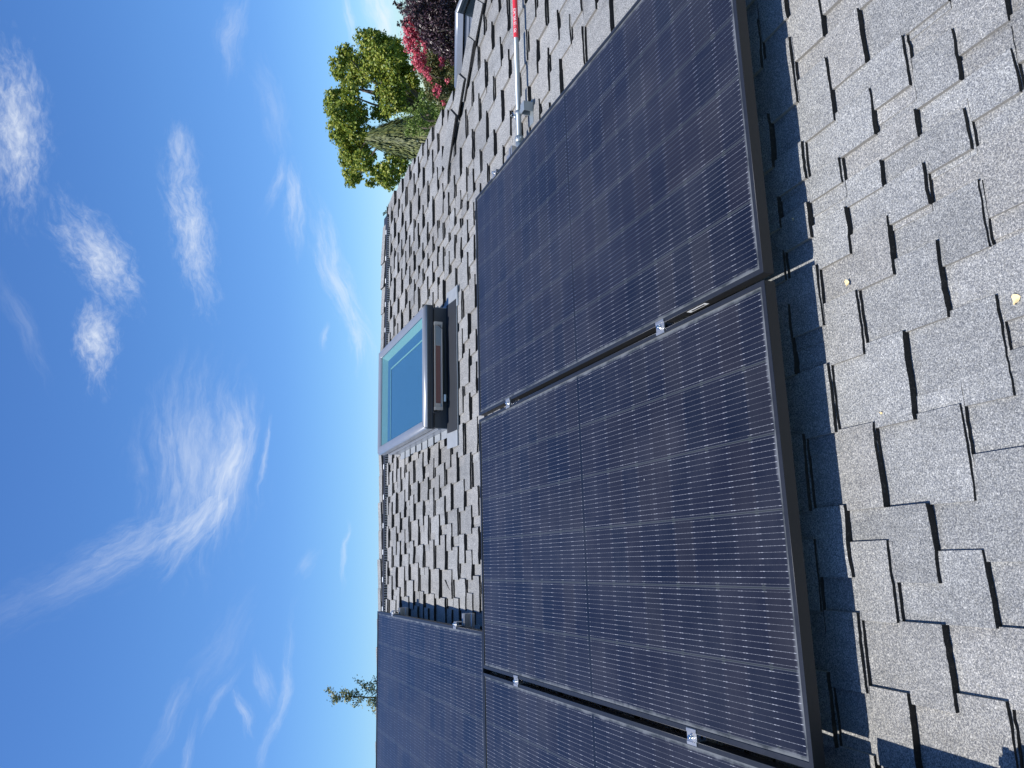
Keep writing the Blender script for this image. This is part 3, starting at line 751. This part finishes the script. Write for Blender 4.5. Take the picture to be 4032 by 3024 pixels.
bm = bmesh.new(); box(bm, (.045, -.019, -.008), (.085, -.009, .004), .002); obj('connector', bm, M_white, pv)

# second skylight, on the hip slope beyond the hip caps
dr = ray(1790, 47)
pln = N2.dot(H0)+.165
tt = (pln-N2.dot(CAMP))/N2.dot(dr); cor = CAMP+dr*tt
mt = Matrix((Vector((CP, 0, -SP)), Vector((0, 1, 0)), N2)).transposed().to_4x4(); mt.translation = cor-N2*.165
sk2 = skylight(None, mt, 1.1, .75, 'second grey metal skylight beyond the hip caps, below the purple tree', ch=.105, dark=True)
bm = bmesh.new()
q = [bm.verts.new(p) for p in ((-.16, -.10, .012), (1.2, -.10, .012), (1.2, 0, .03), (0, 0, .03), (0, .9, .03), (-.16, .9, .012))]
bm.faces.new((q[0], q[1], q[2], q[3])); bm.faces.new((q[0], q[3], q[4], q[5])); obj('flashing', bm, M_lead, sk2)

# ------------------------------------------------------------------ bits lying on the roof
def petal(u, v, label, r):
    t = on_roof('dry_leaf', label, 'dry leaf', u, v, -H+.003, None)
    bm = bmesh.new()
    c = bm.verts.new((0, 0, .002)); ring = []
    for k in range(14):
        a = 2*pi*k/14; rr = r*(1+.22*random.uniform(-1, 1))
        ring.append(bm.verts.new((rr*cos(a), rr*.75*sin(a), .002+.005*(.5+.5*sin(a*2+1)))))
    for k in range(14): bm.faces.new((c, ring[k], ring[(k+1) % 14]))
    ret = bmesh.ops.extrude_face_region(bm, geom=list(bm.faces))
    for x in ret['geom']:
        if isinstance(x, bmesh.types.BMVert): x.co.z += .0008
    obj('blade', bm, M_leafdry, t)
petal(-.029, -.109, 'small round yellowed leaf lying on the shingles just below the panel gap', .0072)
petal(-.186, -.476, 'pale curled leaf at the near edge of the shingles', .010)
petal(-.335, -.155, 'tiny yellow petal flake on the shingles below the middle panel', .003)
petal(.185, .03, 'tiny pale speck of leaf in the panel shadow', .003)
tw = on_roof('twig', 'thin dark curved twig on the shingles left of the skylight', 'twig', 0, 0, 0)
p = [CAMP+ray(x, y)*((W(0, 0, -H+.004).dot(W(0, 0, 1))-CAMP.dot(W(0, 0, 1)))/ray(x, y).dot(W(0, 0, 1))) for x, y in ((1752, 2285), (1762, 2306), (1772, 2324))]
bm = bmesh.new(); im = tw.matrix_basis.inverted() if False else (Matrix.Rotation(-PITCH, 4, 'X'))
tube(bm, spline([im @ q_ for q_ in p], 5), .003, 6); obj('stem', bm, M_edge, tw)

# ------------------------------------------------------------------ trees
def leaf_mat(name, cols, rough=.5, trans=.25):
    m_, g_, b = mat(name)
    isl = g_.new('ShaderNodeNewGeometry').outputs['Random Per Island']
    n_ = len(cols)
    c = g_.ramp(isl, [(i/(n_-1), cc_) for i, cc_ in enumerate(cols)])
    g_.put(b.inputs['Base Color'], c); b.inputs['Roughness'].default_value = rough
    tl = g_.new('ShaderNodeBsdfTranslucent'); g_.put(tl.inputs[0], c)
    mx = g_.new('ShaderNodeMixShader'); mx.inputs[0].default_value = trans
    o = g_.nt.nodes['Material Output']
    g_.nt.links.new(b.outputs[0], mx.inputs[1]); g_.nt.links.new(tl.outputs[0], mx.inputs[2]); g_.nt.links.new(mx.outputs[0], o.inputs[0])
    return m_
M_bark = simple('bark', (.10, .08, .06), .9, 0, 0, .3, 20, .01)
Z0 = -5.6
def zpt(zx, zy, dist):               # reference detail coordinates -> world point at a distance
    return CAMP + ray(1200+zx/1.8433, zy/1.8433)*dist
def leaves(clumps, size, dens, seed, stretch=1., flat=.5, tuft=.28, hang=0.):
    """clumps: (centre, radius); many small tufts of leaves on each clump's shell and inside"""
    rnd = random.Random(seed); V, F = [], []
    for c, r in clumps:
        nt_ = max(4, int(dens*r*r))
        for _ in range(nt_):
            d = Vector((rnd.gauss(0, 1), rnd.gauss(0, 1), rnd.gauss(0, 1))).normalized()
            rr = r*(rnd.uniform(.55, 1.0) if rnd.random() < .8 else rnd.uniform(1., 1.22))
            tcn = c+Vector((d.x, d.y, d.z*stretch))*rr
            k = rnd.randint(6, 11); tr = tuft*r*rnd.uniform(.5, 1)
            for _ in range(k):
                e = Vector((rnd.gauss(0, 1), rnd.gauss(0, 1), rnd.gauss(0, 1)))*tr*.5
                p_ = tcn+e
                nrm = (d*.6+Vector((rnd.uniform(-1, 1), rnd.uniform(-1, 1), rnd.uniform(0, 1.4)))).normalized()
                a_ = nrm.orthogonal().normalized(); b_ = nrm.cross(a_); th = rnd.uniform(0, 2*pi)
                a2 = a_*cos(th)+b_*sin(th)
                if hang: a2 = (a2*(1-hang)+Vector((0, 0, -1))*hang).normalized()
                b2 = nrm.cross(a2).normalized()
                s = size*rnd.uniform(.6, 1.25); q = len(V)
                V += [tuple(p_-a2*s*.5), tuple(p_+b2*s*flat*.5+nrm*s*.06), tuple(p_+a2*s*.55), tuple(p_-b2*s*flat*.5+nrm*s*.06)]
                F.append((q, q+1, q+2, q+3))
    return V, F
def tree(name, label, cat, clumps, lm, size, dens, seed, base, limbs=10, tr=.18, group=None, **kw):
    t = thing(name, label, cat, (base[0], base[1], Z0), (0, 0, 0), group)
    off = Vector((base[0], base[1], Z0))
    V, F = leaves(clumps, size, dens, seed, **kw)
    V = [(v_[0]-off.x, v_[1]-off.y, v_[2]-off.z) for v_ in V]
    obj('crown', (V, F), lm, t)
    rnd = random.Random(seed+1)
    mean = Vector((0, 0, 0))
    for c, r in clumps: mean += c
    mean /= len(clumps)
    low = min(c.z for c, r in clumps); fork = Vector((mean.x, mean.y, low-.2))-off
    bm = bmesh.new()
    tube(bm, spline([(0, 0, 0), (fork.x*.4+rnd.uniform(-.1, .1), fork.y*.4, fork.z*.5), fork], 5), [tr*(1-.4*i/10) for i in range(11)], 10)
    cs = list(clumps); rnd.shuffle(cs)
    for c, r in cs[:limbs]:
        e = c-off; mid = fork.lerp(e, .5)+Vector((rnd.uniform(-.2, .2), rnd.uniform(-.2, .2), .1))
        pts = spline([fork-Vector((0, 0, .3)), mid, e], 4)
        tube(bm, pts, [tr*.42*(1-.85*i/(len(pts)-1)) for i in range(len(pts))], 7)
    obj('trunk', bm, M_bark, t)
    return t
rz_ = random.Random(3)
def cl(lst, dist, spread, rs=1.0):
    o = []
    for zx, zy, r in lst:
        dd = dist+rz_.uniform(-spread, spread)
        o.append((zpt(zx, zy, dd), r/1.8433/FPX*dd*rs))
    return o
MAPLE = [(430,270,55),(500,265,42),(560,320,65),(640,330,50),(450,350,45),(530,400,75),(620,430,85),(690,410,55),(290,385,52),(240,475,52),(330,440,62),(400,480,75),(285,555,50),(370,570,50),(240,540,40),(480,520,65),(590,560,80),(800,690,55),(790,745,45),(690,500,75),(750,520,50),(640,650,85),(730,620,75),(780,590,45),(560,690,60),(640,750,80),(720,720,70),(520,820,45),(580,830,52),(430,600,40),(350,640,45),(300,640,40),(600,350,60),(500,450,60),
 (200,700,52),(185,780,50),(260,715,62),(330,690,50),(225,840,55),(300,800,75),(375,790,62),(415,840,45),(220,920,50),(290,900,72),(360,880,48),(450,950,42),(235,1000,46),(290,985,62),(355,965,60),(415,1005,52),(300,1080,55),(365,1060,62),(430,1090,40),(290,1160,45),(350,1150,62),(420,1160,62),(480,1140,42),(320,1235,46),(380,1235,50),(330,1315,42),(385,1290,34),(470,1230,42),(475,1325,32),(545,1230,48),(560,1290,42),(600,1240,45),(615,1325,42),(650,1290,52),(690,1210,55),(560,1325,34),(700,1130,50),(620,1170,50)]
mc = cl(MAPLE, 21, 1.3)
M_maple = leaf_mat('maple_leaves', [(.09, .15, .02), (.19, .26, .03), (.32, .37, .05), (.42, .41, .07), (.24, .31, .04), (.12, .19, .025)], .5, .35)
tree('broadleaf_tree', 'tall yellow green broadleaf tree with gaps of sky, behind the right end of the roof', 'tree', mc, M_maple, .064, 1900, 11, (zpt(640, 800, 21)[0], zpt(640, 800, 21)[1]), 16, .13, flat=.85, tuft=.42)
SHR = [(820,800,50),(880,760,50),(930,740,40),(960,800,45),(900,850,60),(860,930,50),(800,900,50),(760,850,50),(985,770,30),(840,860,60),(940,860,40),(780,950,50),(880,690,38),(910,700,34),(945,690,34),(850,730,34),(1000,810,28),(940,800,50)]
tree('leafy_shrub', 'bright green leafy bush between the cedar and the pink flowering tree', 'tree', cl(SHR, 17, .5, 1.05), leaf_mat('bush_leaves', [(.07, .12, .02), (.13, .20, .03), (.22, .30, .06), (.11, .17, .03)], .5, .3), .05, 1500, 12, (zpt(900, 840, 17)[0], zpt(900, 840, 17)[1]), 6, .1)
# dark conifer
cb_ = zpt(900, 1010, 18.5); ctop = zpt(455, 965, 18.5)
con = thing('cedar_tree', 'dark olive conifer with drooping sprays in front of the broadleaf tree', 'tree', (cb_.x, cb_.y, Z0))
off = Vector((cb_.x, cb_.y, Z0)); htop = ctop.z-Z0; V, F = [], []; rnd = random.Random(5)
rad_at = lambda k: .12+1.15*(1-k)**.75 if k > .45 else .12+1.15*(.55**.75)*1.1
for _ in range(26000):
    k = 1-rnd.random()**.8*.62; a = rnd.uniform(0, 2*pi); z = htop*k
    R0 = rad_at((k-.38)/.62)*(.78+.22*rnd.random())*(1+.12*sin(a*5+k*17)+.1*sin(a*9-k*31))
    p_ = Vector((R0*cos(a), R0*sin(a), z+rnd.uniform(-.1, .1)))
    o_ = Vector((cos(a), sin(a), 0)); dn = (Vector((0, 0, -1))*1.2+o_*.55+Vector((rnd.uniform(-.3, .3), rnd.uniform(-.3, .3), 0))).normalized()
    sd = dn.cross(o_).normalized(); s = rnd.uniform(.09, .2); q = len(V)
    V += [tuple(p_), tuple(p_+dn*s*.5+sd*.018), tuple(p_+dn*s), tuple(p_+dn*s*.5-sd*.018)]
    F.append((q, q+1, q+2, q+3))
obj('crown', (V, F), leaf_mat('cedar_sprays', [(.04, .06, .015), (.09, .115, .028), (.17, .19, .05), (.07, .09, .022), (.22, .23, .07)], .6, .15), con)
bm = bmesh.new(); tube(bm, [(0, 0, 0), (0, 0, htop*.5), (0, 0, htop*.97)], [.2, .12, .02], 10); obj('trunk', bm, M_bark, con)
# crape myrtle
MYR = [(890,560,55),(930,640,50),(900,690,38),(1000,400,60),(950,340,55),(1070,620,50),(1000,720,45),(900,400,55),(1080,760,30),(1085,500,50),(880,330,50),(940,420,60),(900,500,60),(980,480,55),(1040,540,55),(960,600,60),(1020,640,55),(1045,720,40),(975,690,50),(850,260,45),(860,420,55),(920,560,55),(1060,470,50),(800,330,45),(810,420,40),(850,510,45),(1010,780,35),(1060,620,45),(900,620,40),(1075,560,45),(1090,700,40)]
my = tree('flowering_tree', 'small tree with bright pink blossom heads over olive leaves behind the roof edge', 'tree', cl(MYR, 13, .35), leaf_mat('myrtle_leaves', [(.05, .08, .02), (.11, .13, .03), (.17, .12, .04), (.09, .13, .03), (.20, .14, .05)], .55, .25), .036, 3600, 21, (zpt(1000, 560, 13)[0], zpt(1000, 560, 13)[1]), 8, .04, tuft=.4)
FLO = [(790,250,40),(780,300,40),(760,390,34),(810,350,34),(860,520,30),(850,580,26),(900,640,18),(1000,500,20),(960,760,18),(870,400,26),(765,270,42),(765,350,40),(850,380,28),(900,300,20),(780,430,36),(830,480,40),(822,550,34),(880,600,28),(920,660,15),(912,410,18),(880,450,18),(990,510,22),(1000,550,18),(960,720,27),(1040,655,18),(1005,818,17),(830,262,24),(870,320,20),(775,210,22),(800,300,24),(800,390,22),(810,510,30),(745,235,18),(740,320,16),(895,580,20),(980,705,15),(1110,15,14)]
V, F = leaves([(c-Vector((0, .25, 0)), r) for c, r in cl(FLO, 12.7, .15)], .026, 7000, 22, flat=.9, tuft=.35)
off = Vector((my.location.x, my.location.y, Z0)); V = [(a[0]-off.x, a[1]-off.y, a[2]-off.z) for a in V]
obj('blossom', (V, F), leaf_mat('pink_blossom', [(.50, .07, .12), (.68, .12, .18), (.78, .24, .28), (.58, .09, .14)], .5, .35), my)
# purple plum
PLU = [(900,300,50),(950,330,45),(1000,220,80),(1080,300,50),(1100,20,60),(1100,230,50),(840,100,70),(980,110,90),(1090,380,45),(720,40,42),(770,90,55),(830,50,80),(900,40,85),(980,50,85),(1050,60,70),(850,160,65),(930,160,80),(1010,160,85),(1070,170,60),(960,270,70),(1040,280,70),(1065,370,60),(1000,360,50),(700,168,20),(735,172,26),(670,45,14),(650,20,12),(690,55,18),(675,175,10),(1090,250,60),(1110,100,70),(1120,200,60),(860,220,45),(905,250,45),(1040,-60,90),(900,-80,90),(780,-50,60),(1085,440,40)]
tree('purple_plum_tree', 'dark purple leaved tree above the second skylight, at the right end of the roof', 'tree', cl(PLU, 12, .4), leaf_mat('purple_leaves', [(.018, .010, .016), (.04, .018, .026), (.075, .04, .045), (.03, .014, .022), (.12, .075, .08)], .35, .12), .042, 3600, 31, (zpt(1000, 60, 12)[0], zpt(1000, 60, 12)[1]), 9, .045, flat=.42, tuft=.42)
# far-off belt of trees round the neighbourhood, read as one mass
rw = random.Random(77); ws = []
for i in range(330):
    a = R_(-75+ i*210/330)+rw.uniform(-.01, .01); dd = rw.uniform(75, 105)
    bx, by = dd*sin(a), dd*cos(a); hh = rw.uniform(5.2, 8.6)
    for k in range(5):
        ws.append((Vector((bx+rw.uniform(-2.2, 2.2), by+rw.uniform(-2, 2), Z0+hh*(.12+.19*k))), rw.uniform(1.5, 2.3)*(1-.09*k)))
V, F = leaves(ws, .75, 9, 78, tuft=.4)
tag(obj('woods', (V, F), leaf_mat('woods_leaves', [(.03, .05, .02), (.06, .09, .03), (.10, .13, .05), (.045, .07, .025)], .6, .15)), 'distant belt of green trees beyond the roof edge', 'woods', None, 'stuff')
# sparse conifer tip above the upper panel
base = CAMP+ray(1560, 2745)*30; sc_ = 30/FPX
st = thing('conifer_tree', 'sparse top of a conifer poking up behind the upper solar panel', 'tree', (base.x, base.y, Z0))
off = Vector((base.x, base.y, Z0)); V, F = [], []; rnd = random.Random(9)
tip = CAMP+ray(1288, 2718)*30; bend = CAMP+ray(1335, 2744)*30
bm = bmesh.new()
stem = spline([Vector((0, 0, 0)), base-off, CAMP+ray(1420, 2744)*30-off, bend-off, tip-off], 5)
tube(bm, stem, [.05 if i < 5 else max(.006, .03*(1-(i-5)/(len(stem)-5))) for i in range(len(stem))], 8)
BR = [(1470,2735,1398,2678),(1475,2735,1455,2690),(1440,2745,1392,2778),(1420,2744,1398,2722),(1460,2745,1452,2772),(1345,2746,1310,2755),(1365,2744,1345,2730),(1385,2744,1360,2760),(1400,2744,1370,2735),(1480,2740,1465,2790),(1482,2745,1474,2806),(1500,2740,1470,2660),(1500,2740,1490,2830),(1315,2738,1290,2712),(1380,2744,1362,2725),(1330,2744,1315,2760),(1455,2720,1425,2690)]
for x0, y0, x1, y1 in BR:
    dd = rnd.uniform(-.35, .35)
    a = CAMP+ray(x0, y0)*30-off; b_ = CAMP+ray(x1, y1)*(30+dd)-off
    tube(bm, spline([a, a.lerp(b_, .5)+Vector((0, 0, -.02)), b_], 4), [.014-.001*i for i in range(9)], 6)
    for _ in range(75):
        k = rnd.uniform(.12, 1.03); c = a.lerp(b_, k)+Vector((rnd.gauss(0, .07), rnd.gauss(0, .07), rnd.gauss(0, .06)))
        dv = Vector((rnd.uniform(-1, 1), rnd.uniform(-1, 1), rnd.uniform(-.6, 1))).normalized(); sd = dv.orthogonal().normalized(); s = rnd.uniform(.05, .12); q = len(V)
        V += [tuple(c-dv*s*.5), tuple(c+sd*s*.28), tuple(c+dv*s*.5), tuple(c-sd*s*.28)]; F.append((q, q+1, q+2, q+3))
obj('trunk', bm, M_bark, st)
obj('crown', (V, F), leaf_mat('fir_needles', [(.06, .09, .04), (.14, .17, .07), (.30, .30, .14), (.09, .12, .06)], .6, .2), st)
# two treetops just peeping over the ridge
for i, (x, y, r, lb_) in enumerate(((1512, 842, 9, 'tiny green treetop peeping over the ridge right of the skylight, near the gable'), (1510, 1368, 13, 'tiny dark green treetop peeping over the ridge at the skylight corner'))):
    dd = 32; c0 = CAMP+ray(x, y)*dd; cs = []
    for k in range(9):
        cs.append((CAMP+ray(x+k*9, y+random.uniform(-1, 1)*(5+k*3))*(dd+random.uniform(-.3, .3)), (5+k*1.6)/FPX*dd))
    tree('distant_tree', lb_, 'tree', cs, leaf_mat('far_leaves', [(.03, .06, .03), (.06, .10, .04), (.10, .14, .07)], .6, .15), .07, 500, 40+i, (c0.x, c0.y), 5, .12, 'treetops just showing over the ridge')
